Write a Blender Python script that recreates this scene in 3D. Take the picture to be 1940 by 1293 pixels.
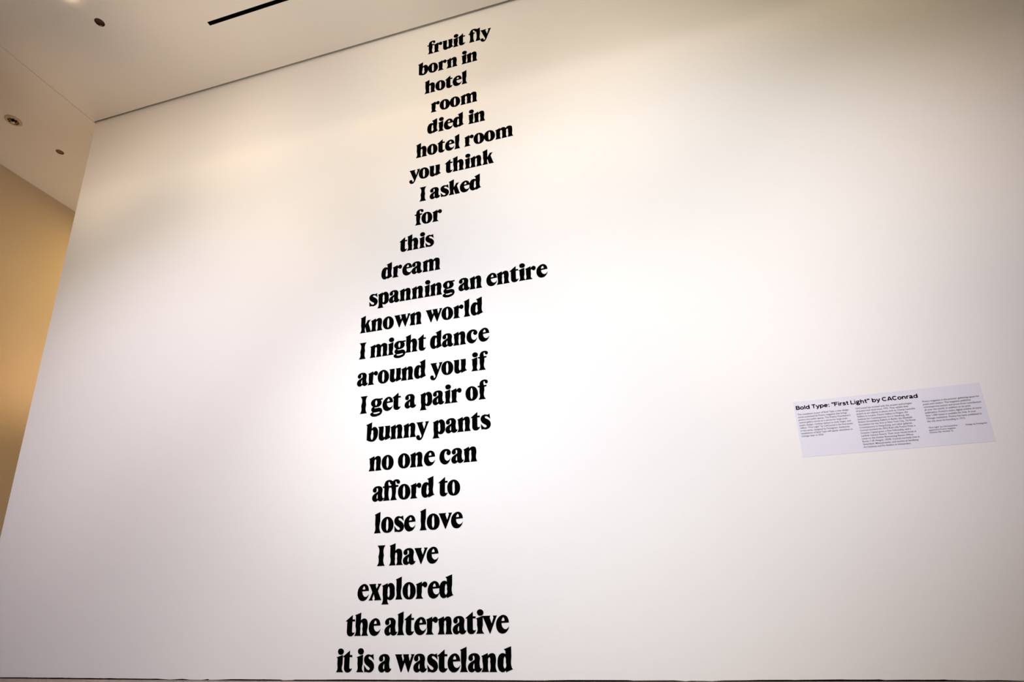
import bpy, bmesh, math, random
from mathutils import Vector, Matrix

for o in list(bpy.data.objects): bpy.data.objects.remove(o)
SC = bpy.context.scene
COL = SC.collection
U = 0.25                                  # metres per line of the poem (one line pitch)
R = math.radians
random.seed(7)

# ------------------------------------------------------------------ camera
def vec(*a): return Vector(a)
YAW, PITCH, ROLL = -0.24755034, 0.29100740, -0.03279947
FPX, PPX, PPY = 1064.29696, 14.3954, 170.5767
cy, sy, cp, sp = math.cos(YAW), math.sin(YAW), math.cos(PITCH), math.sin(PITCH)
fw = vec(sy*cp, cy*cp, sp); rt = vec(cy, -sy, 0); up = rt.cross(fw)
cr, sr = math.cos(ROLL), math.sin(ROLL)
r2 = cr*rt + sr*up; u2 = -sr*rt + cr*up
cam = bpy.data.objects.new('camera', bpy.data.cameras.new('camera'))
COL.objects.link(cam)
M = Matrix.Identity(4)
for i in range(3):
    M[i][0] = r2[i]; M[i][1] = u2[i]; M[i][2] = -fw[i]
M[0][3], M[1][3], M[2][3] = 0, -15.959016*U, 1.890898*U
cam.matrix_world = M
cd = cam.data
cd.sensor_fit = 'HORIZONTAL'; cd.sensor_width = 36.0
cd.lens = 36.0*FPX/1940.0
cd.shift_x = -PPX/1940.0; cd.shift_y = PPY/1940.0
cd.clip_start = 0.02; cd.clip_end = 200
SC.camera = cam

# ------------------------------------------------------------------ world, lights, exposure
W = bpy.data.worlds.new('world'); SC.world = W; W.use_nodes = True
W.node_tree.nodes['Background'].inputs[0].default_value = (0.9, 0.85, 0.8, 1)
W.node_tree.nodes['Background'].inputs[1].default_value = 0.0
vs = SC.view_settings
vs.view_transform = 'Standard'; vs.look = 'None'; vs.gamma = 1.0; vs.use_curve_mapping = False
vs.exposure = 0.0

def area(name, loc, tgt, sx, sy_, power, col, spread=180):
    l = bpy.data.lights.new(name, 'AREA'); l.shape = 'RECTANGLE'; l.size = sx*U; l.size_y = sy_*U
    l.energy = power; l.color = col; l.spread = R(spread)
    o = bpy.data.objects.new(name, l); COL.objects.link(o)
    o.location = vec(*loc)*U
    d = (vec(*tgt)-vec(*loc)).normalized()
    o.rotation_euler = d.to_track_quat('-Z', 'Y').to_euler()
    return o
def spot(name, loc, tgt, power, col, angle, blend=1.0, rad=0.1):
    l = bpy.data.lights.new(name, 'SPOT'); l.energy = power; l.color = col
    l.spot_size = R(angle); l.spot_blend = blend; l.shadow_soft_size = rad
    o = bpy.data.objects.new(name, l); COL.objects.link(o)
    o.location = vec(*loc)*U
    d = (vec(*tgt)-vec(*loc)).normalized()
    o.rotation_euler = d.to_track_quat('-Z', 'Y').to_euler()
    return o
spot('wall_fill_spot', (-4, -22, 14), (-4, 0, 3), 375.5, (1.000, 0.977, 0.907), 60, 1.0, .25)  # added spots without fittings, balancing the wall brightness region by region
spot('wall_fill_spot', (-18, -20, 20), (-18, 0, 13), 530, (1.000, 0.875, 0.72), 70, 1.0, .25)
spot('wall_fill_spot', (-18, -20, 20), (-18, 0, 4), 613.0, (0.799, 0.786, 1.000), 70, 1.0, .25)
spot('wall_fill_spot', (-4, -20, 12), (-5, 0, 17), 197.3, (0.990, 0.989, 1.000), 90, 1.0, .25)
spot('wall_fill_spot', (7, -20, 20), (10, 0, 10), 214.0, (1.000, 0.868, 0.953), 50, 1.0, .25)
spot('wall_fill_spot', (-12, -14, 20), (-12, 0, 21.5), 105, (1.000, 0.80, 0.60), 70, 1.0, .25)
spot('wall_fill_spot', (-6, -14, 20), (-4, 0, 21.5), 185.9, (1.000, 0.820, 0.563), 70, 1.0, .25)
spot('wall_fill_spot', (0, -24, 16), (0, 0, 10), 861.2, (0.836, 0.884, 1.000), 60, .9, .25)
spot('wall_fill_spot', (5, -20, 16), (4, 0, 16), 262.9, (1.000, 0.779, 0.379), 60, .9, .25)
spot('ceiling_fill_spot', (-8, -9, 2), (-13, -3, 24.4), 175, (1.000, 0.950, 0.759), 55, 1.0, .25)  # added spot that brightens the ceiling; no lamp stands on the floor
spot('wall_fill_spot', (2, -18, 10), (1, 0, 6), 131.1, (0.891, 0.922, 1.000), 60, 1.0, .25)
spot('wall_fill_spot', (8, -16, 8), (5, 0, 2.5), 78.2, (1.000, 0.66, 0.35), 60, 1.0, .25)
spot('wall_fill_spot', (-24, -9, 19), (-23.5, 0, 22), 66, (1.000, 0.75, 0.52), 65, 1.0, .25)
spot('wall_fill_spot', (-9, -20, 16), (-11, 0, 14), 140.6, (1.0, .95, .90), 60, 1.0, .25)
spot('floor_bounce_fill', (-8, -10, 24.2), (-8, -7, 0), 850, (0.989, 1.000, 0.964), 70, 1.0, .25)  # unseen spot added so light off the floor lifts the ceiling
area('passage_fill', (-28, 12, 24.2), (-28, 12, 0), 4, 8, 88.1, (1.000, 0.672, 0.265))  # unseen fill lamps added for the cream wall and the passage ceiling
spot('passage_fill', (-26.5, 5, 12), (-31.63, 2.5, 16), 31.7, (1.000, 0.597, 0.318), 120, 1.0, .25)
spot('passage_fill', (-28.5, 6, 5), (-29, 4.0, 24.4), 176.0, (1.000, 0.870, 0.733), 45, 1.0, .25)
area('wash_edge_strip', (-5, -14.2, 25.2), (-5, 0, 17), 34, .12, 21.0, (1.000, 0.757, 0.514))  # unseen strip added to give a soft light edge high on the wall
spot('downlight_glow', (-19.93, -5.05, 24.3), (-19.93, -5.05, 30), 1.0, (1.000, 0.702, 0.45), 170, 1.0, .02)
spot('wall_fill_spot', (-17, -9, 18), (-16, 0, 24.2), 42, (1.0, .73, .49), 75, 1.0, .25)  # added warm spot filling the wall just under the reveal


# ------------------------------------------------------------------ materials
def mat(name, col, rough=0.6, metal=0.0, spec=0.3, noise=None, bump=None, emit=None):
    m = bpy.data.materials.new(name); m.use_nodes = True
    nt = m.node_tree; b = nt.nodes['Principled BSDF']
    b.inputs['Base Color'].default_value = (*col, 1)
    b.inputs['Roughness'].default_value = rough
    b.inputs['Metallic'].default_value = metal
    b.inputs['Specular IOR Level'].default_value = spec
    tc = nt.nodes.new('ShaderNodeTexCoord')
    if noise:
        sc, amt, col2 = noise
        n = nt.nodes.new('ShaderNodeTexNoise'); n.inputs['Scale'].default_value = sc
        n.inputs['Detail'].default_value = 5
        nt.links.new(tc.outputs['Object'], n.inputs['Vector'])
        mx = nt.nodes.new('ShaderNodeMix'); mx.data_type = 'RGBA'
        mr = nt.nodes.new('ShaderNodeMapRange')
        mr.inputs['From Min'].default_value = 0.35; mr.inputs['From Max'].default_value = 0.65
        mr.inputs['To Max'].default_value = amt
        nt.links.new(n.outputs['Fac'], mr.inputs['Value'])
        nt.links.new(mr.outputs['Result'], mx.inputs['Factor'])
        mx.inputs['A'].default_value = (*col, 1); mx.inputs['B'].default_value = (*col2, 1)
        nt.links.new(mx.outputs['Result'], b.inputs['Base Color'])
    if bump:
        sc, st = bump
        n = nt.nodes.new('ShaderNodeTexNoise'); n.inputs['Scale'].default_value = sc
        nt.links.new(tc.outputs['Object'], n.inputs['Vector'])
        bp = nt.nodes.new('ShaderNodeBump'); bp.inputs['Strength'].default_value = st
        bp.inputs['Distance'].default_value = 0.002
        nt.links.new(n.outputs['Fac'], bp.inputs['Height'])
        nt.links.new(bp.outputs['Normal'], b.inputs['Normal'])
    if emit:
        b.inputs['Emission Color'].default_value = (*emit[0], 1)
        b.inputs['Emission Strength'].default_value = emit[1]
    return m
M_WALL = mat('white_wall_paint', (.86, .845, .84), .75, noise=(1.5, .5, (.845, .83, .825)), bump=(120, .08))
M_SIDE = mat('cream_wall_paint', (.80, .70, .55), .75, noise=(1.5, .5, (.78, .68, .53)), bump=(120, .08))
M_CEIL = mat('ceiling_plaster', (.80, .765, .72), .8, noise=(1.2, .5, (.785, .75, .705)), bump=(90, .08))
M_FLOOR = mat('travertine_floor', (.74, .61, .53), .5, noise=(30, 1.0, (.60, .48, .40)), bump=(40, .2))
M_DARK = mat('shadow_gap_black', (.006, .004, .003), .95, spec=.0)
M_GAP = mat('reveal_shade_grey', (.25, .22, .19), .7)
M_VINYL = mat('black_cut_vinyl', (.0015, .0015, .0015), .9, spec=.0, noise=(40, .5, (.001, .001, .001)))
M_PANEL = mat('lilac_vinyl_panel', (.765, .76, .85), .6, spec=.15, noise=(3, .5, (.755, .75, .84)))
M_INK = mat('dark_plum_ink', (.014, .003, .012), .8, spec=.0)
M_INKB = mat('grey_plum_ink', (.045, .03, .045), .6, spec=.15)
M_CAN = mat('bronze_downlight_can', (.085, .045, .025), .5, noise=(60, .4, (.06, .03, .018)))
M_CAP = mat('tan_speaker_grille', (.20, .12, .055), .6, noise=(300, .6, (.13, .075, .03)))
M_RIM = mat('dark_bronze_rim', (.10, .05, .02), .5)
M_PLATE = mat('ivory_plastic', (.55, .46, .33), .45, noise=(40, .4, (.48, .39, .27)))
M_CHROME = mat('polished_chrome', (.75, .72, .68), .2, metal=1.0)
M_RED = mat('dark_red_plastic', (.16, .015, .01), .5)
M_LAMP = mat('warm_lamp_glass', (.9, .8, .6), .3, emit=((1, .72, .42), 6))

# ------------------------------------------------------------------ helpers
def link(name, me, m=None, parent=None, loc=None):
    o = bpy.data.objects.new(name, me); COL.objects.link(o)
    if m and not me.materials: me.materials.append(m)
    if parent: o.parent = parent
    if loc is not None: o.location = loc
    return o
def struct(o): o['kind'] = 'structure'; return o
def tag(o, label, cat, group=None):
    o['label'] = label; o['category'] = cat
    if group: o['group'] = group
    return o
def thing(name, loc, label, cat, group=None):
    o = bpy.data.objects.new(name, None); COL.objects.link(o); o.location = loc
    o.empty_display_size = .1
    return tag(o, label, cat, group)
def from_bm(bm, name):
    me = bpy.data.meshes.new(name); bm.normal_update(); bm.to_mesh(me); bm.free(); return me
def box(bm, x0, x1, y0, y1, z0, z1):
    v = [bm.verts.new((x*U, y*U, z*U)) for z in (z0, z1) for y in (y0, y1) for x in (x0, x1)]
    for f in ((0,2,3,1), (4,5,7,6), (0,1,5,4), (2,6,7,3), (0,4,6,2), (1,3,7,5)):
        bm.faces.new([v[i] for i in f])
def box_mesh(name, *boxes):
    bm = bmesh.new()
    for b in boxes: box(bm, *b)
    return from_bm(bm, name)
def lathe(name, prof, n=48):               # prof: (radius, z) in units of U, about z
    bm = bmesh.new(); rings = []
    for r, z in prof:
        if r < 1e-6: rings.append([bm.verts.new((0, 0, z*U))])
        else: rings.append([bm.verts.new((r*U*math.cos(2*math.pi*i/n), r*U*math.sin(2*math.pi*i/n), z*U)) for i in range(n)])
    for a, b in zip(rings, rings[1:]):
        for i in range(n):
            j = (i+1) % n
            if len(a) == 1 and len(b) == 1: continue
            if len(a) == 1: bm.faces.new((a[0], b[j], b[i]))
            elif len(b) == 1: bm.faces.new((a[i], a[j], b[0]))
            else: bm.faces.new((a[i], a[j], b[j], b[i]))
    bmesh.ops.recalc_face_normals(bm, faces=bm.faces)
    for f in bm.faces: f.smooth = True
    me = from_bm(bm, name)
    try: me.set_sharp_from_angle(angle=R(35))
    except Exception: pass
    return me
def outline(c):                            # corner / smooth points -> dense polyline
    n = len(c); out = []
    for i in range(n):
        p0, p1, p2, p3 = c[i-1], c[i], c[(i+1) % n], c[(i+2) % n]
        a, b = vec(p1[0], p1[1]), vec(p2[0], p2[1])
        L = (b-a).length
        if not p1[2] and not p2[2]: out.append((a.x, a.y)); continue
        def tan(q0, q1, q2):
            d1 = vec(q1[0]-q0[0], q1[1]-q0[1]); d2 = vec(q2[0]-q1[0], q2[1]-q1[1])
            l1, l2 = d1.length+1e-9, d2.length+1e-9
            return (d1/l1*l2 + d2/l2*l1).normalized()
        t1 = tan(p0, p1, p2) if p1[2] else None
        t2 = tan(p1, p2, p3) if p2[2] else None
        ch = (b-a).normalized()
        if t1 is None: t1 = (2*ch*ch.dot(t2)-t2)*.5 + ch*.5
        if t2 is None: t2 = (2*ch*ch.dot(t1)-t1)*.5 + ch*.5
        k = 5
        for s in range(k):
            t = s/k; h0 = 2*t**3-3*t*t+1; h1 = t**3-2*t*t+t; h2 = -2*t**3+3*t*t; h3 = t**3-t*t
            q = a*h0 + t1*(h1*L) + b*h2 + t2*(h3*L)
            out.append((q.x, q.y))
    return out
def embolden(lp, d, grow):                 # push an outline out (or a hole in) by d, mitred
    n = len(lp); area2 = sum(lp[i-1][0]*lp[i][1]-lp[i][0]*lp[i-1][1] for i in range(n))
    s = (1 if area2 > 0 else -1)*(1 if grow else -1); out = []
    for i in range(n):
        a, b, c = vec(*lp[i-1]), vec(*lp[i]), vec(*lp[(i+1) % n])
        e1 = (b-a).normalized(); e2 = (c-b).normalized()
        n1 = vec(e1.y, -e1.x)*s; n2 = vec(e2.y, -e2.x)*s
        m = n1+n2
        if m.length < .2: m = n1
        m.normalize(); k = min(1.6, 1/max(.3, m.dot(n1)))
        q = b + m*d*k; out.append((q.x, q.y))
    return out
def curve_mesh(name, loops, depth):        # filled 2-D outlines with holes, extruded
    cu = bpy.data.curves.new(name, 'CURVE'); cu.dimensions = '2D'; cu.fill_mode = 'BOTH'
    cu.extrude = depth/2
    for lp in loops:
        s = cu.splines.new('POLY'); s.points.add(len(lp)-1); s.use_cyclic_u = True
        for pt, (x, y) in zip(s.points, lp): pt.co = (x, y, 0, 1)
    o = bpy.data.objects.new(name, cu); COL.objects.link(o)
    me = eval_mesh(o, name)
    bpy.data.curves.remove(cu)
    return me
def eval_mesh(o, name):
    dg = bpy.context.evaluated_depsgraph_get(); dg.update()
    me = bpy.data.meshes.new_from_object(o.evaluated_get(dg))
    me.name = name
    bpy.data.objects.remove(o)
    me.materials.clear()
    return me
def to_wall(me, depth):                    # XY drawing -> standing on the wall plane y = 0, facing -y
    for v in me.vertices:
        x, y, z = v.co; v.co = (x, -z-depth/2, y)
    return me

# ------------------------------------------------------------------ the room
XL, XR, YB, YF, ZC = -31.63, 15.0, -46.0, 22.0, 24.49       # side wall, right wall, rear wall, passage end, ceiling
WX0, WT = -24.58, 1.0                                       # free left end of the big wall, its thickness
def floor_z(x):                                             # the stone floor sags a little towards the middle
    pts = [(-60, -.17), (-23, -.172), (-17, -.205), (-12, -.222), (-4, -.232), (1, -.215), (4, -.2), (8, -.192), (60, -.192)]
    for (a, za), (b, zb) in zip(pts, pts[1:]):
        if a <= x <= b: return za + (zb-za)*(x-a)/(b-a) - .024
    return -.2
# front wall: one slab with a slightly ragged lower edge
bm = bmesh.new()
xs = [WX0]
while xs[-1] < XR-.3: xs.append(xs[-1] + random.choice((.07, .12, .3, .5)))
xs.append(XR)
low = []
e = 0
for x in xs:
    e = .6*e + random.uniform(-.004, .004)
    if random.random() < .05: e -= random.uniform(.008, .02)
    low.append(floor_z(x) + .043 + max(-.028, min(.006, e - (random.uniform(0, .03) if -16.2 < x < -13.6 else 0))))
f0 = [bm.verts.new((x*U, 0, z*U)) for x, z in zip(xs, low)]
f1 = [bm.verts.new((x*U, 0, (ZC+.32)*U)) for x in xs]
b0 = [bm.verts.new((x*U, .035*U, z*U)) for x, z in zip(xs, low)]
b1 = [bm.verts.new((x*U, .035*U, (ZC+.32)*U)) for x in xs]
for i in range(len(xs)-1):
    bm.faces.new((f0[i], f0[i+1], f1[i+1], f1[i])); bm.faces.new((b0[i+1], b0[i], b1[i], b1[i+1]))
    bm.faces.new((f0[i+1], f0[i], b0[i], b0[i+1])); bm.faces.new((f1[i], f1[i+1], b1[i+1], b1[i]))
bm.faces.new((f0[0], f1[0], b1[0], b0[0])); bm.faces.new((f0[-1], b0[-1], b1[-1], f1[-1]))
box(bm, WX0, XR, .035, WT, .0, ZC+.32)
struct(link('wall_front', from_bm(bm, 'wall_front'), M_WALL))
struct(link('base_gap_shade', box_mesh('base_gap_shade', (WX0+.03, XR, .04, WT-.03, -.3, .0)), M_DARK))  # black strip painting the shade in the gap under the wall
struct(link('wall_left', box_mesh('wall_left', (XL-.6, XL, YB, YF, -.3, ZC+.02)), M_SIDE))
struct(link('wall_right', box_mesh('wall_right', (XR, XR+.6, YB, YF, -.3, ZC+.6)), M_WALL))
struct(link('wall_rear', box_mesh('wall_rear', (XL-.6, XR+.6, YB-.6, YB, -.3, ZC+.6)), M_WALL))
struct(link('wall_back', box_mesh('wall_back', (XL-.6, XR+.6, YF, YF+.6, -.3, ZC+.6)), M_SIDE))
# floor, a shallow sag across x
bm = bmesh.new()
fx = [XL-.6, -26, -23, -20, -17, -14.5, -12, -8, -4, -1, 1, 4, 8, XR+.6]
ra = [bm.verts.new((x*U, (YB-.6)*U, floor_z(x)*U)) for x in fx]; rb = [bm.verts.new((x*U, (YF+.6)*U, floor_z(x)*U)) for x in fx]
for i in range(len(fx)-1): bm.faces.new((ra[i], ra[i+1], rb[i+1], rb[i]))
bmesh.ops.solidify(bm, geom=bm.faces[:], thickness=-.1)
struct(link('floor', from_bm(bm, 'floor'), M_FLOOR))

# ceiling: plaster field with real openings for the slot and the recessed fittings
GAP, JOINT = .122, .022
SLOT = (-15.75, 9.0, -2.63, -2.478)
CAN, CANR = (-19.815, -3.79), .172
LIT, LITR = (-19.93, -5.05), .172
WASH = (-30.0, 14.0, -13.2, -12.0)         # unseen slot added so its edge cuts off the wash light
def ring(cx, cy_, r, n=40): return [(U*(cx+r*math.cos(2*math.pi*i/n)), U*(cy_+r*math.sin(2*math.pi*i/n))) for i in range(n)]
def rect(x0, x1, y0, y1): return [(x0*U, y0*U), (x1*U, y0*U), (x1*U, y1*U), (x0*U, y1*U)]
TH = .3
def slab(name, loops, m):
    me = curve_mesh(name, loops, TH*U)
    return struct(link(name, me, m, loc=(0, 0, (ZC+TH/2)*U)))
JX = WX0 + .0
slab('ceiling', [rect(JX+JOINT/2, XR, YB, -GAP), rect(*SLOT), ring(*CAN, CANR), ring(*LIT, LITR), rect(-22, 12, WASH[2], WASH[3])], M_CEIL)
SPK, SPKR = (-27.95, .86), .175
DET, DETR = (-28.07, -1.23), .335
slab('ceiling', [rect(XL, JX-JOINT/2, YB, YF), ring(*SPK, SPKR)], M_CEIL)
slab('ceiling', [rect(JX+JOINT/2, XR, WT+.02, YF)], M_CEIL)
# dark top painting the shade between ceiling and wall, black backing for the joint
struct(link('trim_1', box_mesh('trim_1', (WX0+.02, XR, -GAP-.02, -.002, ZC+.2, ZC+.3)), M_GAP))
struct(link('trim_2', box_mesh('trim_2', (JX-.1, JX+.1, YB, -.14, ZC+.06, ZC+.12)), M_DARK))
struct(link('roof', box_mesh('roof', (XL-.6, XR+.6, YB-.6, YF+.6, ZC+1.6, ZC+2.0)), M_DARK))

# ------------------------------------------------------------------ ceiling fittings
t = thing('linear_slot_diffuser', vec(SLOT[0], (SLOT[2]+SLOT[3])/2, ZC)*U,
          'long narrow black slot set into the ceiling parallel to the white wall', 'air vent')
sx, sw = SLOT[1]-SLOT[0], (SLOT[3]-SLOT[2])
h = sw/2
link('slot_housing', box_mesh('slot_housing', (.002, sx-.002, -h+.001, -h+.008, .0, .5), (.002, sx-.002, h-.008, h-.001, .0, .5),
     (.002, sx-.002, -h+.001, h-.001, .5, .52), (.002, .01, -h+.008, h-.008, .0, .5), (sx-.01, sx-.002, -h+.008, h-.008, .0, .5)), M_DARK, t)
link('air_blade', box_mesh('air_blade', (.01, sx-.01, -.006, .006, .12, .4)), M_DARK, t)

can_me = lathe('can', [(CANR, .0), (CANR+.006, .0), (CANR+.006, .32), (0, .32), (0, .3), (CANR-.006, .3), (CANR-.003, .0), (CANR, .0)])
lens_me = lathe('baffle', [(0, .10), (CANR*.93, .10), (CANR*.96, .13), (0, .14)])
clip_me = lathe('clip', [(0, -.012), (.018, -.008), (.02, .02), (0, .03)], 12)
d = thing('recessed_downlight', vec(*CAN, ZC)*U, 'unlit round dark brown recessed downlight in the grey ceiling above the white wall', 'ceiling light')
link('can', can_me, M_CAN, d); link('baffle', lens_me, M_CAN, d)
for a in (112, 132):
    link('spring_clip', clip_me, M_CHROME if a == 112 else M_PLATE, d, vec(CANR*.9*math.cos(R(a)), CANR*.9*math.sin(R(a)), .02)*U)

d = thing('recessed_downlight', vec(*LIT, ZC)*U, 'lit warm recessed downlight just above the top edge, glowing on the ceiling', 'ceiling light')
link('can', can_me, M_CAN, d)
link('lamp', lathe('lamp', [(0, -.05), (.07, -.04), (.11, .0), (.1, .1), (0, .12)]), M_LAMP, d)

d = thing('ceiling_speaker', vec(*SPK, ZC)*U, 'small round tan flush cover in the ceiling beside the cream wall', 'ceiling fitting')
link('grille', lathe('grille', [(0, .02), (SPKR-.03, .02), (SPKR-.03, .05), (0, .05)]), M_CAP, d)
link('rim', lathe('rim', [(SPKR-.035, .012), (SPKR, .0), (SPKR, .08), (SPKR-.035, .08), (SPKR-.035, .012)]), M_RIM, d)

d = thing('smoke_detector', vec(*DET, ZC)*U, 'round ivory detector with dark vents and shiny centre on the ceiling by the cream wall', 'smoke detector')
link('base_plate', lathe('base_plate', [(0, 0), (DETR, 0), (DETR, -.02), (DETR-.03, -.045), (.22, -.055), (.2, -.02), (0, -.02)]), M_PLATE, d)
link('chamber', lathe('chamber', [(.0, -.02), (.12, -.02), (.11, -.07), (.09, -.08), (0, -.08)]), M_DARK, d)
link('sensor_cap', lathe('sensor_cap', [(0, -.08), (.06, -.08), (.075, -.12), (.05, -.15), (0, -.155)], 24), M_CHROME, d)
for i in range(8):
    a = 2*math.pi*i/8 + .2
    me = box_mesh('vent_slot', (.15, .2, -.035, .035, -.045, -.03))
    o = link('vent_slot', me, M_RED if i in (1, 6) else M_DARK, d); o.rotation_euler = (0, 0, a); o.location = (0, 0, -.012*U)
for i in range(5):
    a = 2*math.pi*i/5
    o = link('vent_rib', box_mesh('vent_rib', (.04, .13, -.014, .014, -.125, -.08)), M_CHROME, d); o.rotation_euler = (0, 0, a)

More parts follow.
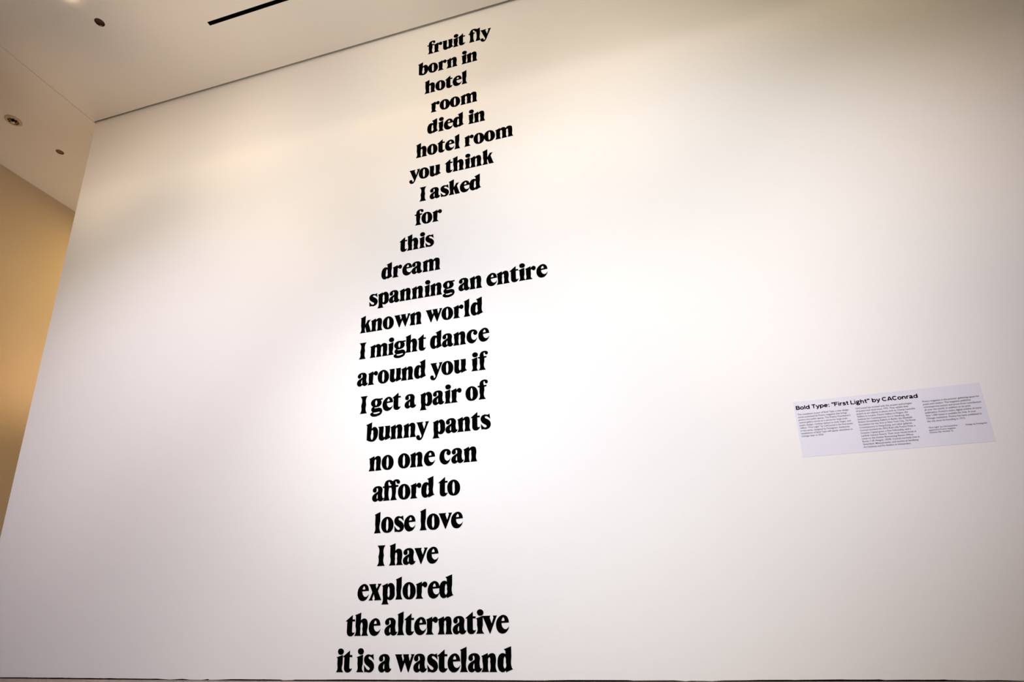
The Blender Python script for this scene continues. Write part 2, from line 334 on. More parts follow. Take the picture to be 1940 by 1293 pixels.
# ------------------------------------------------------------------ the poem
FONT = {
'i':[[[0.0,0.4051,0],[0.1924,0.468,0],[0.1929,0.2189,0],[0.1929,0.0379,1],[0.2283,0,0],[0.0036,0,0],[0.0292,0.0382,1],[0.0308,0.2196,0],[0.0308,0.3781,0]],[[0.1165,0.6462,1],[0.1892,0.6186,1],[0.2157,0.5636,1],[0.1967,0.5055,1],[0.1278,0.4801,1],[0.0575,0.5031,1],[0.0295,0.5608,1],[0.0493,0.6217,1]]],
't':[[[0.0,0.4217,0],[0.2111,0.585,0],[0.2111,0.4609,0],[0.2914,0.4602,0],[0.2942,0.4142,0],[0.2084,0.413,0],[0.2084,0.1417,0],[0.2166,0.1015,1],[0.2457,0.0809,1],[0.2712,0.0836,1],[0.3025,0.0968,0],[0.2715,0.0434,1],[0.2206,0.0008,1],[0.1591,-0.008,1],[0.0877,0.017,1],[0.0528,0.0751,1],[0.0462,0.1422,0],[0.0462,0.4124,0],[0.0004,0.4163,0]]],
's':[[[0.2879,0.482,0],[0.2968,0.4035,0],[0.3117,0.3233,0],[0.2643,0.3732,1],[0.2169,0.411,1],[0.1708,0.4245,1],[0.136,0.409,1],[0.1335,0.3785,1],[0.1649,0.3461,1],[0.2253,0.31,1],[0.2887,0.2515,1],[0.3213,0.1778,1],[0.3144,0.0916,1],[0.2637,0.0228,1],[0.167,-0.008,1],[0.0753,0.0076,1],[0.0236,0.0026,0],[0.0141,0.0924,0],[0.0006,0.1808,0],[0.0537,0.1138,1],[0.0993,0.0662,1],[0.1493,0.0472,1],[0.1889,0.0617,1],[0.1983,0.0962,1],[0.1649,0.1369,1],[0.1025,0.1787,1],[0.0315,0.244,1],[0.0,0.3314,1],[0.0334,0.4317,1],[0.128,0.4764,1],[0.2333,0.4607,1]]],
'w':[[[0.0,0.468,0],[0.2115,0.468,0],[0.1931,0.4309,0],[0.2514,0.2699,0],[0.2834,0.364,0],[0.2505,0.468,0],[0.4288,0.468,0],[0.4145,0.4292,0],[0.4624,0.2776,0],[0.5164,0.433,0],[0.4962,0.468,0],[0.5981,0.468,0],[0.5709,0.4105,0],[0.4272,0,0],[0.414,0,0],[0.3048,0.2626,0],[0.2035,0,0],[0.1872,0,0],[0.033,0.41,0]]],
'a':[[[0.0149,0.3586,1],[0.0375,0.4207,1],[0.1026,0.466,1],[0.1963,0.48,1],[0.2827,0.4602,1],[0.3358,0.4038,1],[0.3473,0.3392,0],[0.3473,0.1254,1],[0.3646,0.0862,1],[0.4056,0.0894,0],[0.3793,0.036,1],[0.3351,0.003,1],[0.2836,-0.008,1],[0.2304,0.0108,1],[0.2001,0.0449,0],[0.1635,0.0083,1],[0.104,-0.0077,1],[0.037,0.0197,1],[0.0,0.1052,1],[0.0158,0.1762,1],[0.0575,0.2249,1],[0.1252,0.2676,1],[0.1948,0.3075,0],[0.1972,0.366,0],[0.186,0.4092,1],[0.1602,0.4293,1],[0.1359,0.4114,1],[0.1347,0.3794,1],[0.1412,0.3389,1],[0.1216,0.3002,1],[0.0772,0.2867,1],[0.031,0.3085,1]],[[0.195,0.2414,0],[0.195,0.096,0],[0.1697,0.0679,1],[0.1479,0.0961,1],[0.1435,0.1517,1],[0.1632,0.2073,1]]],
'n':[[[0.0022,0.4059,0],[0.1779,0.478,0],[0.1853,0.4063,0],[0.2366,0.4559,1],[0.3176,0.4768,1],[0.3834,0.4478,1],[0.4095,0.377,1],[0.4136,0.2656,0],[0.4136,0.0568,1],[0.4424,0,0],[0.2365,0,0],[0.2543,0.0529,1],[0.2543,0.2665,0],[0.2547,0.3481,1],[0.2353,0.38,1],[0.2037,0.3656,1],[0.1842,0.3313,1],[0.1867,0.2669,0],[0.1867,0.0531,1],[0.2054,0,0],[0.0,0,0],[0.0286,0.0492,1],[0.0286,0.2677,0],[0.0266,0.3712,0]]],
'd':[[[0.192,0.5778,0],[0.3905,0.648,0],[0.3922,0.3812,0],[0.3922,0.1212,1],[0.4033,0.0918,1],[0.4286,0.0693,0],[0.2402,-0.0053,0],[0.2367,0.0423,0],[0.194,0.0089,1],[0.1331,-0.006,1],[0.05,0.0343,1],[0.0071,0.1308,1],[0.0,0.2402,1],[0.0196,0.367,1],[0.0732,0.4471,1],[0.1491,0.4745,1],[0.2005,0.463,1],[0.2337,0.4398,0],[0.2343,0.5391,0]],[[0.2082,0.3952,1],[0.2299,0.3655,1],[0.237,0.2475,0],[0.237,0.1133,1],[0.2004,0.0782,1],[0.1655,0.1219,1],[0.1655,0.2437,1],[0.1792,0.3574,1]]],
'l':[[[0.0026,0.5733,0],[0.1842,0.648,0],[0.1849,0.3553,0],[0.1849,0.064,1],[0.219,0,0],[0.0,0,0],[0.0254,0.0558,1],[0.0247,0.2701,0],[0.0247,0.5427,0]]],
'e':[[[0.3684,0.2824,0],[0.356,0.3531,1],[0.3106,0.4379,1],[0.2132,0.48,1],[0.1148,0.4469,1],[0.0263,0.3472,1],[0.0,0.2329,1],[0.0168,0.1182,1],[0.0864,0.0206,1],[0.1808,-0.008,1],[0.2764,0.0217,1],[0.3398,0.0947,1],[0.3711,0.1684,0],[0.3261,0.1168,1],[0.264,0.0978,1],[0.203,0.1279,1],[0.1617,0.1944,1],[0.1511,0.2738,0]],[[0.1521,0.3178,0],[0.2523,0.3183,0],[0.2453,0.382,1],[0.21,0.4243,1],[0.1709,0.3881,1]]],
'v':[[[0.0,0.468,0],[0.2282,0.468,0],[0.2042,0.4241,0],[0.2679,0.2543,0],[0.3307,0.4211,0],[0.3103,0.468,0],[0.4211,0.468,0],[0.3912,0.4109,0],[0.2231,0,0],[0.2107,0,0],[0.0332,0.4014,0]]],
'h':[[[0.0,0.5816,0],[0.1894,0.648,0],[0.1894,0.417,0],[0.2377,0.4629,1],[0.3235,0.4797,1],[0.3849,0.4428,1],[0.4146,0.3607,1],[0.4159,0.2069,0],[0.4159,0.0401,1],[0.4471,0,0],[0.2331,0,0],[0.2567,0.0427,1],[0.2561,0.1913,0],[0.2561,0.3313,1],[0.2393,0.3718,1],[0.2076,0.3763,1],[0.1861,0.3328,1],[0.1862,0.1926,0],[0.1862,0.0486,1],[0.2062,0,0],[0.0005,0,0],[0.0309,0.0465,1],[0.0282,0.2703,0],[0.0282,0.5573,0]]],
'r':[[[0.001,0.4075,0],[0.1857,0.478,0],[0.1879,0.4016,0],[0.2269,0.4501,1],[0.2875,0.4757,1],[0.3417,0.4448,1],[0.3575,0.3907,1],[0.3378,0.3375,1],[0.2895,0.3171,1],[0.2466,0.3403,1],[0.2229,0.365,1],[0.1874,0.3433,0],[0.187,0.1782,0],[0.187,0.0538,1],[0.235,0,0],[0.0,0,0],[0.031,0.052,1],[0.0301,0.1901,0],[0.0301,0.3781,0]]],
'x':[[[0.0,0.468,0],[0.2274,0.468,0],[0.2089,0.4206,0],[0.2493,0.3251,0],[0.306,0.4171,0],[0.2897,0.468,0],[0.4061,0.468,0],[0.3526,0.3961,0],[0.2914,0.2596,0],[0.3777,0.0711,0],[0.4127,0,0],[0.1922,0,0],[0.2088,0.0479,0],[0.1669,0.1777,0],[0.1079,0.0462,0],[0.1318,0,0],[0.0013,0,0],[0.0425,0.0483,0],[0.1185,0.2319,0],[0.0497,0.3879,0]]],
'p':[[[0.0019,0.4057,0],[0.1788,0.4726,0],[0.1791,0.4107,0],[0.2203,0.4587,1],[0.2897,0.478,1],[0.3609,0.4421,1],[0.4069,0.3552,1],[0.4128,0.2416,1],[0.4128,0.1106,1],[0.3497,0.0187,1],[0.276,-0.009,1],[0.222,0.0039,1],[0.1855,0.0331,0],[0.1874,-0.0699,1],[0.227,-0.128,0],[0.0,-0.128,0],[0.0284,-0.0747,1],[0.0282,0.1509,0],[0.0282,0.3782,0]],[[0.2124,0.3858,1],[0.2462,0.3467,1],[0.256,0.2375,1],[0.256,0.1155,1],[0.2164,0.065,1],[0.1894,0.0968,1],[0.1817,0.2025,0],[0.1817,0.3253,1]]],
'o':[[[0.2029,0.48,1],[0.3042,0.4455,1],[0.3823,0.3521,1],[0.4114,0.2325,1],[0.3883,0.101,1],[0.3098,0.013,1],[0.2002,-0.008,1],[0.094,0.0254,1],[0.0248,0.1175,1],[0.0,0.2372,1],[0.0207,0.3605,1],[0.0946,0.4486,1]],[[0.2011,0.4303,1],[0.232,0.3814,1],[0.245,0.2477,1],[0.2373,0.0964,1],[0.2041,0.0427,1],[0.1713,0.0891,1],[0.1592,0.2222,1],[0.1687,0.3742,1]]],
'I':[[[0.0,0.61,0],[0.2535,0.61,0],[0.2148,0.5499,1],[0.214,0.3048,0],[0.214,0.0712,1],[0.2509,0,0],[0.0056,0,0],[0.0416,0.0596,1],[0.0408,0.2739,0],[0.0408,0.559,1]]],
'F':[[[0.0,0.4493,0],[0.0531,0.4609,0],[0.0562,0.524,1],[0.1093,0.6202,1],[0.222,0.648,1],[0.3047,0.6231,1],[0.3353,0.591,0],[0.3926,0.6338,1],[0.4826,0.6474,1],[0.5569,0.617,1],[0.5823,0.5601,1],[0.5656,0.5195,1],[0.5266,0.51,1],[0.4842,0.5314,1],[0.4695,0.5673,1],[0.4572,0.5957,1],[0.4287,0.5727,1],[0.4282,0.5202,1],[0.4437,0.4642,0],[0.5281,0.4648,0],[0.5296,0.4174,0],[0.4486,0.4114,0],[0.4509,0.2253,0],[0.4509,0.0587,1],[0.493,0,0],[0.2745,0,0],[0.2988,0.0493,1],[0.2988,0.4067,0],[0.2092,0.4076,0],[0.2092,0.0768,1],[0.2375,0,0],[0.0242,0,0],[0.0546,0.0574,1],[0.0553,0.2346,0],[0.0553,0.4132,0],[0.0014,0.4155,0]],[[0.1788,0.5299,1],[0.1847,0.5844,1],[0.2148,0.5988,1],[0.236,0.5781,1],[0.2487,0.5432,1],[0.3014,0.4968,0],[0.2857,0.4602,0],[0.2043,0.4573,0]]],
'c':[[[0.3632,0.1731,0],[0.3342,0.1013,1],[0.2717,0.0192,1],[0.1718,-0.008,1],[0.0623,0.0514,1],[0.0043,0.1625,1],[0.0,0.2671,1],[0.0318,0.3844,1],[0.119,0.4651,1],[0.2362,0.48,1],[0.3327,0.4361,1],[0.3679,0.3577,1],[0.3442,0.2974,1],[0.2898,0.2796,1],[0.2405,0.3176,1],[0.2304,0.3602,1],[0.2488,0.392,1],[0.2344,0.4205,1],[0.1907,0.411,1],[0.1562,0.3412,1],[0.1537,0.232,1],[0.1838,0.146,1],[0.2527,0.0983,1],[0.3124,0.1157,1]]],
'g':[[[0.4231,0.4651,0],[0.4226,0.4214,0],[0.3472,0.4191,0],[0.386,0.3546,1],[0.3871,0.2742,1],[0.3211,0.1961,1],[0.2143,0.1732,1],[0.1244,0.1701,0],[0.1443,0.1312,0],[0.2165,0.1273,1],[0.3359,0.1316,1],[0.4034,0.0894,1],[0.427,0.0128,1],[0.3929,-0.0798,1],[0.2882,-0.1358,1],[0.1337,-0.15,1],[0.0364,-0.1186,1],[0.0,-0.0633,1],[0.0255,-0.0206,1],[0.093,0.0001,0],[0.04,0.0518,1],[0.0278,0.1047,1],[0.0528,0.159,1],[0.0994,0.1913,0],[0.0364,0.247,1],[0.0082,0.3309,1],[0.0349,0.4027,1],[0.1047,0.4578,1],[0.2004,0.475,1],[0.2973,0.462,1]],[[0.1992,0.4232,1],[0.2337,0.3787,1],[0.2339,0.2695,1],[0.1978,0.2199,1],[0.1626,0.278,1],[0.1638,0.3814,1]],[[0.1005,-0.0065,0],[0.2225,-0.0034,1],[0.3298,0.0013,1],[0.352,-0.016,1],[0.2729,-0.0604,1],[0.1536,-0.0661,1],[0.1047,-0.0445,1]]],
'b':[[[0.0,0.5746,0],[0.203,0.648,0],[0.203,0.4184,0],[0.2468,0.4641,1],[0.3173,0.4811,1],[0.3909,0.4286,1],[0.431,0.3278,1],[0.4329,0.2335,1],[0.3945,0.094,1],[0.3103,0.0056,1],[0.2047,-0.008,1],[0.1146,0.0176,1],[0.0412,0.0547,0],[0.0394,0.2964,0],[0.0394,0.5402,0]],[[0.2325,0.3898,1],[0.2641,0.3509,1],[0.2699,0.2608,1],[0.2699,0.1072,1],[0.2221,0.0453,1],[0.1912,0.0815,1],[0.1912,0.2808,0],[0.1982,0.3633,1]]],
'u':[[[0.0,0.468,0],[0.1905,0.468,0],[0.1883,0.2876,0],[0.1883,0.1336,1],[0.2137,0.0889,1],[0.2562,0.1088,1],[0.2669,0.1582,1],[0.2662,0.2796,0],[0.2662,0.4235,0],[0.2382,0.468,0],[0.4196,0.468,0],[0.4202,0.2635,0],[0.4202,0.1095,1],[0.4641,0.0689,0],[0.2666,-0.003,0],[0.2585,0.0515,0],[0.2079,0.0051,1],[0.1207,-0.008,1],[0.0479,0.0465,1],[0.0344,0.1273,1],[0.0346,0.2594,0],[0.0346,0.4204,0]]],
'y':[[[0.0,0.468,0],[0.2383,0.468,0],[0.2017,0.4184,0],[0.2724,0.2198,0],[0.3357,0.4093,0],[0.3076,0.468,0],[0.4331,0.468,0],[0.3959,0.3918,0],[0.2556,0.0317,0],[0.2179,-0.0595,1],[0.1684,-0.1192,1],[0.0953,-0.13,1],[0.0299,-0.0878,1],[0.008,-0.0239,1],[0.0273,0.025,1],[0.0746,0.0375,1],[0.1183,0.008,1],[0.126,-0.036,1],[0.1425,-0.0669,1],[0.1782,-0.0446,1],[0.1962,0.0108,0],[0.1042,0.2431,0],[0.0375,0.4254,0]]],
'k':[[[0.004,0.5758,0],[0.1906,0.648,0],[0.1906,0.2952,0],[0.2918,0.468,0],[0.2487,0.468,0],[0.4101,0.468,0],[0.378,0.468,0],[0.3085,0.3425,0],[0.3986,0.0588,0],[0.4279,0,0],[0.2536,0,0],[0.2025,0.2069,0],[0.1816,0.2081,0],[0.1816,0.0551,1],[0.212,0,0],[0.0,0,0],[0.034,0.047,1],[0.0313,0.27,0],[0.0313,0.546,0]]],
'm':[[[0.0,0.406,0],[0.1876,0.4725,0],[0.1806,0.4098,0],[0.2391,0.4623,1],[0.3229,0.4767,1],[0.4026,0.4108,0],[0.4656,0.4711,1],[0.558,0.478,1],[0.6277,0.4308,1],[0.6402,0.3531,1],[0.6415,0.2195,0],[0.6415,0.0557,1],[0.6679,0,0],[0.4694,0,0],[0.4885,0.0598,1],[0.4885,0.242,0],[0.488,0.3211,1],[0.4672,0.3767,1],[0.4328,0.372,1],[0.4122,0.3324,1],[0.4132,0.253,0],[0.4132,0.0588,1],[0.4375,0,0],[0.2404,0,0],[0.2603,0.0567,1],[0.2603,0.2146,0],[0.2603,0.3244,1],[0.2382,0.3742,1],[0.2057,0.3791,1],[0.1803,0.3363,1],[0.1835,0.2262,0],[0.1835,0.0493,1],[0.2097,0,0],[0.0054,0,0],[0.034,0.0593,1],[0.0327,0.1865,0],[0.0327,0.3768,0]]],
'L':[[[0.0002,0.4533,0],[0.0496,0.4721,0],[0.0624,0.5486,1],[0.135,0.6403,1],[0.2583,0.648,1],[0.3449,0.6034,0],[0.4645,0.6409,0],[0.4644,0.3254,0],[0.4644,0.06,1],[0.4878,0,0],[0.2912,0,0],[0.3126,0.0625,1],[0.3126,0.4972,0],[0.2673,0.5112,1],[0.237,0.564,1],[0.2118,0.6059,1],[0.1756,0.5797,1],[0.1853,0.5042,1],[0.2034,0.4585,0],[0.2668,0.4553,0],[0.2511,0.4217,0],[0.2012,0.4128,0],[0.2012,0.095,1],[0.2292,0,0],[0.0283,0,0],[0.0503,0.071,1],[0.0503,0.4147,0],[0.0,0.4246,0]]],
'f':[[[0.0,0.4597,0],[0.0648,0.4631,0],[0.0651,0.5353,1],[0.1021,0.612,1],[0.1769,0.648,1],[0.264,0.647,1],[0.3225,0.6142,1],[0.335,0.5688,1],[0.3145,0.531,1],[0.2761,0.5239,1],[0.2445,0.5578,1],[0.2361,0.5917,1],[0.2184,0.6086,1],[0.188,0.5815,1],[0.1874,0.5178,1],[0.2021,0.4635,0],[0.2898,0.4646,0],[0.2801,0.4201,0],[0.2108,0.4148,0],[0.2147,0.3005,0],[0.2147,0.062,1],[0.2594,0,0],[0.0254,0,0],[0.0602,0.0501,1],[0.0607,0.2289,0],[0.0607,0.4086,0],[0.0008,0.4277,0]]]}
LINES = {
24:[["it",[-9.8602,-9.6498]],["is",[-9.1989,-8.958]],["a",[-8.4904]],["wasteland",[-7.9654,-7.3856,-6.9632,-6.6533,-6.3401,-5.9674,-5.736,-5.3383,-4.8719]]],
23:[["the",[-9.619,-9.3177,-8.8483]],["alternative",[-8.3351,-7.9245,-7.699,-7.3849,-7.0164,-6.6492,-6.1893,-5.7997,-5.486,-5.2953,-4.8942]]],
22:[["explored",[-9.2763,-8.8979,-8.4646,-8.0147,-7.7846,-7.3609,-6.9792,-6.6124]]],
21:[["I",[-8.6669]],["have",[-8.2586,-7.8043,-7.4302,-7.0286]]],
20:[["lose",[-8.8069,-8.5746,-8.1308,-7.7945]],["love",[-7.2687,-7.0413,-6.652,-6.2535]]],
19:[["aFord",[-8.928,-8.5669,-8.0359,-7.6137,-7.2428]],["to",[-6.6749,-6.3818]]],
18:[["no",[-9.0961,-8.6422]],["one",[-8.0697,-7.6519,-7.1745]],["can",[-6.6463,-6.2521,-5.852]]],
17:[["bunny",[-9.2615,-8.8199,-8.3777,-7.9167,-7.4646]],["pants",[-6.8901,-6.4541,-6.0554,-5.6022,-5.2778]]],
16:[["I",[-9.5268]],["get",[-9.1349,-8.6955,-8.3428]],["a",[-7.8957]],["pair",[-7.3468,-6.911,-6.4984,-6.276]],["of",[-5.7752,-5.3619]]],
15:[["around",[-9.6912,-9.2843,-8.9199,-8.4988,-8.0541,-7.5854]],["you",[-7.0114,-6.614,-6.1905]],["if",[-5.5677,-5.3457]]],
14:[["I",[-9.6737]],["might",[-9.2581,-8.5822,-8.3578,-7.9304,-7.4837]],["dance",[-7.0259,-6.5977,-6.1994,-5.7288,-5.3198]]],
13:[["known",[-9.6879,-9.2719,-8.8142,-8.3813,-7.7985]],["world",[-7.2051,-6.6259,-6.2015,-5.8217,-5.5814]]],
12:[["spanning",[-9.3866,-9.0491,-8.6133,-8.2148,-7.7529,-7.2768,-7.0614,-6.5901]],["an",[-6.013,-5.6175]],["entire",[-5.0132,-4.6513,-4.198,-3.884,-3.6613,-3.2793]]],
11:[["dream",[-8.9516,-8.5148,-8.1337,-7.7748,-7.3629]]],
10:[["this",[-8.2822,-7.9797,-7.5094,-7.2692]]],
9:[["for",[-7.7102,-7.4386,-7.0148]]],
8:[["I",[-7.5388]],["asked",[-7.1334,-6.7109,-6.3894,-5.9595,-5.5934]]],
7:[["you",[-7.9747,-7.5878,-7.1749]],["think",[-6.5477,-6.2451,-5.7748,-5.5592,-5.0946]]],
6:[["hotel",[-7.7221,-7.2696,-6.861,-6.5462,-6.1719]],["room",[-5.7807,-5.4205,-5.0106,-4.5826]]],
5:[["died",[-7.2781,-6.833,-6.6025,-6.2351]],["in",[-5.6222,-5.4086]]],
4:[["room",[-7.1476,-6.7816,-6.3659,-5.932]]],
3:[["hotel",[-7.4232,-6.9724,-6.5654,-6.2522,-5.8796]]],
2:[["born",[-7.7315,-7.2967,-6.8737,-6.5074]],["in",[-5.8872,-5.6816]]],
1:[["fruit",[-7.3454,-7.0646,-6.6968,-6.2415,-6.037]],["Ly",[-5.5844,-5.0957]]]}
TXT = {1:'fruit fly',2:'born in',3:'hotel',4:'room',5:'died in',6:'hotel room',7:'you think',8:'I asked',9:'for',10:'this',11:'dream',
 12:'spanning an entire',13:'known world',14:'I might dance',15:'around you if',16:'I get a pair of',17:'bunny pants',18:'no one can',
 19:'afford to',20:'lose love',21:'I have',22:'explored',23:'the alternative',24:'it is a wasteland'}
DEP = .008*U
GL = {}
for g, cs in FONT.items():
    loops = [embolden(outline(c), .0055, i == 0 or g == 'i') for i, c in enumerate(cs)]
    GL[g] = to_wall(curve_mesh('letter_'+g, [[(x*U, y*U) for x, y in lp] for lp in loops], DEP), DEP)
    GL[g].materials.append(M_VINYL)
for n in range(1, 25):
    words = LINES[n]; x0 = words[0][1][0]; z = (24-n)
    lab = 'black vinyl poem line reading "%s"' % TXT[n]
    if n == 1: lab += ', topmost under the ceiling'
    elif n == 24: lab += ', lowest just above the floor'
    else: lab += ', directly below "%s"' % TXT[n-1]
    t = thing('poem_line', vec(x0, 0, z)*U, lab, 'wall lettering', 'poem lines in black vinyl on the white wall')
    for w, xs_ in words:
        for ch, x in zip(w, xs_):
            link('letter', GL[ch], None, t, vec(x-x0, 0, 0)*U)

# ------------------------------------------------------------------ the information panel
PX0, PX1, PZ0, PZ1 = 3.698, 8.098, 5.262, 6.817
PT = .006
t = thing('wall_label', vec((PX0+PX1)/2, 0, PZ0)*U, 'pale lilac information panel with bold heading and three text columns on the white wall', 'wall label')
cx = (PX0+PX1)/2
link('panel', box_mesh('panel', (PX0-cx, PX1-cx, -PT, 0, 0, PZ1-PZ0)), M_PANEL, t)
def text_mesh(name, s, size, xs_=1.0, bold=0.0, space=1.0):
    cu = bpy.data.curves.new(name, 'FONT'); cu.body = s; cu.size = size*U; cu.offset = bold*U
    cu.extrude = .0015*U; cu.space_character = space; cu.resolution_u = 2
    o = bpy.data.objects.new(name, cu); COL.objects.link(o)
    me = eval_mesh(o, name); bpy.data.curves.remove(cu)
    for v in me.vertices:
        x, y, z = v.co; v.co = (x*xs_, -z-.0015*U, y)
    return me
def place(name, me, x, z, m): return link(name, me, m, t, vec(x-cx, -PT, z-PZ0)*U)
def width(me): return max(v.co.x for v in me.vertices)/U
HEAD = 'Bold Type: \u201cFirst Light\u201d by CAConrad'
def arc(cx_, cy_, rx, ry, a0, a1, n=14):
    return [(cx_+rx*math.cos(R(a0+(a1-a0)*i/n)), cy_+ry*math.sin(R(a0+(a1-a0)*i/n))) for i in range(n+1)]
def ell(cx_, cy_, rx, ry): return arc(cx_, cy_, rx, ry, 0, 360, 22)
SG = {                                     # wide bold grotesque drawn as thick strokes: advance, strokes (cap height 1)
 'B': (.86, [[(.1,0),(.1,1)], [(.1,.91)]+arc(.48,.715,.2,.195,90,-90)+[(.1,.52)], [(.1,.52)]+arc(.5,.305,.24,.215,90,-90)+[(.1,.09)]]),
 'o': (.84, [ell(.42,.37,.32,.29)]), 'l': (.32, [[(.16,0),(.16,1)]]),
 'd': (.88, [ell(.41,.37,.3,.29), [(.74,0),(.74,1)]]),
 'T': (.86, [[(.01,.91),(.85,.91)], [(.43,0),(.43,.91)]]),
 'y': (.78, [[(.06,.74),(.41,.04)], [(.73,.74),(.38,-.04),(.27,-.18),(.1,-.19)]]),
 'p': (.88, [[(.14,-.28),(.14,.74)], ell(.47,.37,.3,.29)]),
 'e': (.84, [[(.12,.38),(.72,.38)], arc(.42,.37,.31,.29,2,318,20)]),
 ':': (.34, [[(.17,0),(.17,.2)], [(.17,.52),(.17,.72)]]),
 '\u201c': (.56, [[(.12,.66),(.2,1)], [(.38,.66),(.46,1)]]),
 '\u201d': (.56, [[(.1,.66),(.18,1)], [(.36,.66),(.44,1)]]),
 'F': (.76, [[(.1,0),(.1,1)], [(.1,.91),(.72,.91)], [(.1,.5),(.64,.5)]]),
 'i': (.32, [[(.16,0),(.16,.74)], [(.16,.86),(.16,1.03)]]),
 'r': (.54, [[(.13,0),(.13,.74)], [(.13,.42),(.2,.58),(.32,.65),(.52,.65)]]),
 's': (.72, [[(.63,.53),(.54,.63),(.37,.67),(.2,.63),(.14,.53),(.2,.43),(.52,.33),(.6,.22),(.54,.11),(.36,.07),(.19,.1),(.09,.22)]]),
 't': (.54, [[(.25,.95),(.25,.24),(.3,.12),(.5,.09)], [(.02,.66),(.5,.66)]]),
 'L': (.74, [[(.1,0),(.1,1)], [(.1,.09),(.71,.09)]]),
 'g': (.84, [ell(.38,.49,.24,.19), [(.55,.6),(.66,.68),(.8,.68)], [(.24,.32),(.14,.18),(.22,.09),(.6,.04),(.71,-.06),(.66,-.19),(.4,-.24),(.15,-.2),(.1,-.1),(.2,.02)]]),
 'h': (.84, [[(.14,0),(.14,1)], [(.14,.42),(.26,.6),(.42,.66),(.58,.62),(.67,.46),(.67,0)]]),
 'n': (.84, [[(.14,0),(.14,.74)], [(.14,.42),(.26,.6),(.42,.66),(.58,.62),(.67,.46),(.67,0)]]),
 'b': (.88, [[(.14,0),(.14,1)], ell(.47,.37,.3,.29)]),
 'C': (1.02, [arc(.52,.5,.42,.41,42,318,20)]),
 'A': (.98, [[(.07,0),(.47,.97)], [(.51,.97),(.91,0)], [(.2,.28),(.78,.28)]]),
 'a': (.82, [[(.11,.54),(.2,.64),(.37,.67),(.53,.62),(.59,.5),(.6,.14),(.66,.08),(.8,.08)], [(.59,.41),(.3,.36),(.14,.28),(.13,.16),(.25,.07),(.42,.09),(.59,.22)]]),
}
def stroke_text(name, s, cap, total, wgt=.225, track=.03):
    bm = bmesh.new(); x = 0; segs = []
    for ch in s:
        if ch == ' ': x += .36; continue
        adv, st = SG[ch]
        for pl in st: segs.append([(x+a, b) for a, b in pl])
        x += adv+track
    kx = total/x
    for pl in segs:
        n = len(pl); cl = abs(pl[0][0]-pl[-1][0])+abs(pl[0][1]-pl[-1][1]) < 1e-6
        L, Rr = [], []
        for i, pt in enumerate(pl):
            a = pl[i-1] if i else (pl[-2] if cl else pl[0]); b = pl[i+1] if i < n-1 else (pl[1] if cl else pl[-1])
            d1 = vec(pt[0]-a[0], pt[1]-a[1]); d2 = vec(b[0]-pt[0], b[1]-pt[1])
            if d1.length < 1e-7: d1 = d2
            if d2.length < 1e-7: d2 = d1
            d1.normalize(); d2.normalize(); m = d1+d2
            m = m.normalized() if m.length > .1 else d1
            k = min(1.5, 1/max(.5, m.dot(d1)))*wgt/2
            nx, ny = -m.y*k, m.x*k
            L.append((pt[0]+nx, pt[1]+ny)); Rr.append((pt[0]-nx, pt[1]-ny))
        def V(q, y): return bm.verts.new((q[0]*kx*U, y*U, q[1]*cap*U))
        lf = [V(q, -.0025) for q in L]; rf = [V(q, -.0025) for q in Rr]
        lb = [V(q, 0) for q in L]; rb_ = [V(q, 0) for q in Rr]
        for i in range(n-1):
            bm.faces.new((lf[i], rf[i], rf[i+1], lf[i+1])); bm.faces.new((lb[i], lf[i], lf[i+1], lb[i+1]))
            bm.faces.new((rf[i], rb_[i], rb_[i+1], rf[i+1]))
    return from_bm(bm, name)
place('heading', stroke_text('heading', HEAD, .112, 6.675-3.745), 3.745, 6.583, M_INK)
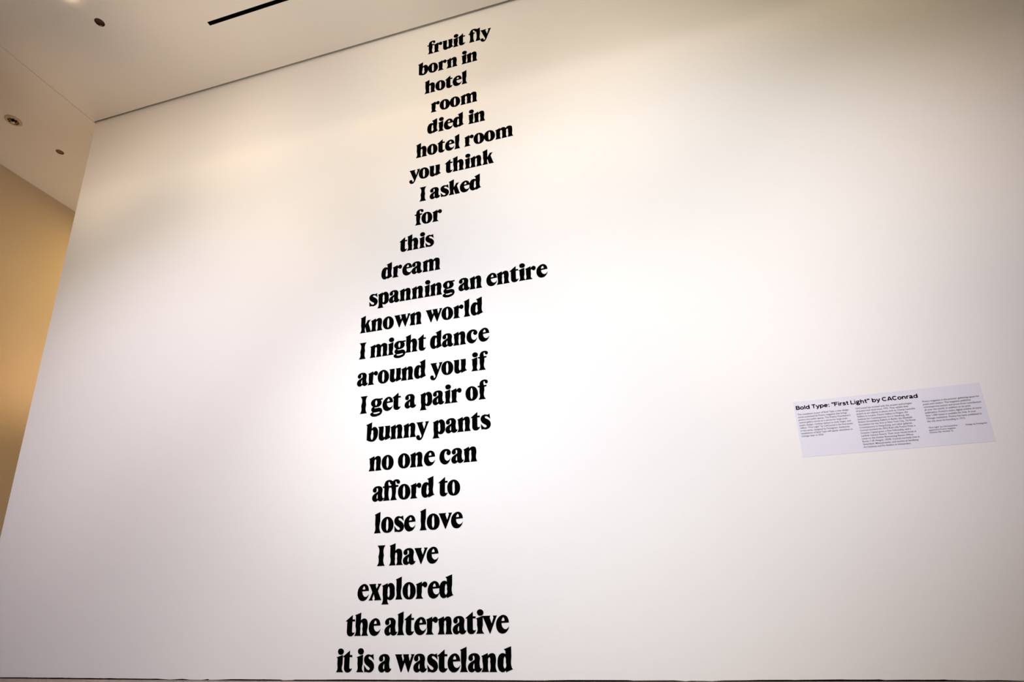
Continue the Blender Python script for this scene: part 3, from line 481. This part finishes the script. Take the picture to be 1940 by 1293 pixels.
C1 = ['This installation is part of Bold Type, a new design', 'series presented by Poetry magazine that brings', 'poetry into public spaces. The Poetry Foundation\u2019s',
 'central gallery serves as a canvas for large-scale', 'poetic design\u2014inviting visitors to look, linger, and', 'reflect. \u201cFirst Light\u201d by CAConrad is the first poem',
 'in the series, designed by Pentagram. Additional', 'installations of Bold Type will appear elsewhere in', 'Chicago later in 2026.']
C2 = ['CAConrad has worked with the ancient technologies', 'of poetry and ritual since 1975. They exhibit their', 'poems as art objects in places such as Champ Lacombe',
 'Gallery in London, Futura Gallery in Prague, the', 'Institute for Contemporary Art in Hamburg, the', 'Robert Grunenberg Gallery in Berlin, the Elizabeth',
 'Foundation for the Arts in New York City, Tai Kwun', 'Contemporary in Hong Kong, and other galleries.', 'Conrad received the 2022 Ruth Lilly Poetry Prize, a',
 'Creative Capital grant, a Pew Fellowship, and a', 'Lambda Literary Award. Their most recent book is', 'Listen to the Golden Boomerang Return (Wave',
 'Books / UK Penguin, 2024). Conrad currently lives in', 'Greenfield, Massachusetts, and teaches at Sandberg', 'Art Institute and De Ateliers in Amsterdam.']
C3 = ['Poetry magazine is the premier gathering space for', 'poets and readers. The magazine publishes', 'contemporary poetry and prose from contributors',
 'all over the world. In addition to its print', 'publication, Poetry\u2019s entire digital archive of more', 'than 1,500 issues is available for free. A true',
 'Chicago institution, Poetry has been published in', 'the city since its founding in 1912.']
CAPT = ['\u201cFirst Light\u201d by CAConrad first', 'appeared in Poetry magazine', '(Volume 226, Number 3).']
def column(lines, x, z, pitch, size, full, ref):
    ref_w = width(text_mesh('ref', lines[ref], size))
    kx = full/ref_w
    for i, s in enumerate(lines):
        place('text_line', text_mesh('text_line', s, size, kx, .0004), x, z-i*pitch, M_INKB)
column(C1, 3.757, 6.428, .0765, .066, 5.007-3.757, 0)
column(C2, 5.174, 6.436, .0757, .066, 6.495-5.174, 0)
column(C3, 6.739, 6.444, .0770, .066, 8.014-6.739, 0)
column(CAPT, 6.728, 5.738, .064, .055, 7.376-6.728, 0)
column(['Design by Pentagram'], 7.554, 5.733, .064, .055, 8.018-7.554, 0)
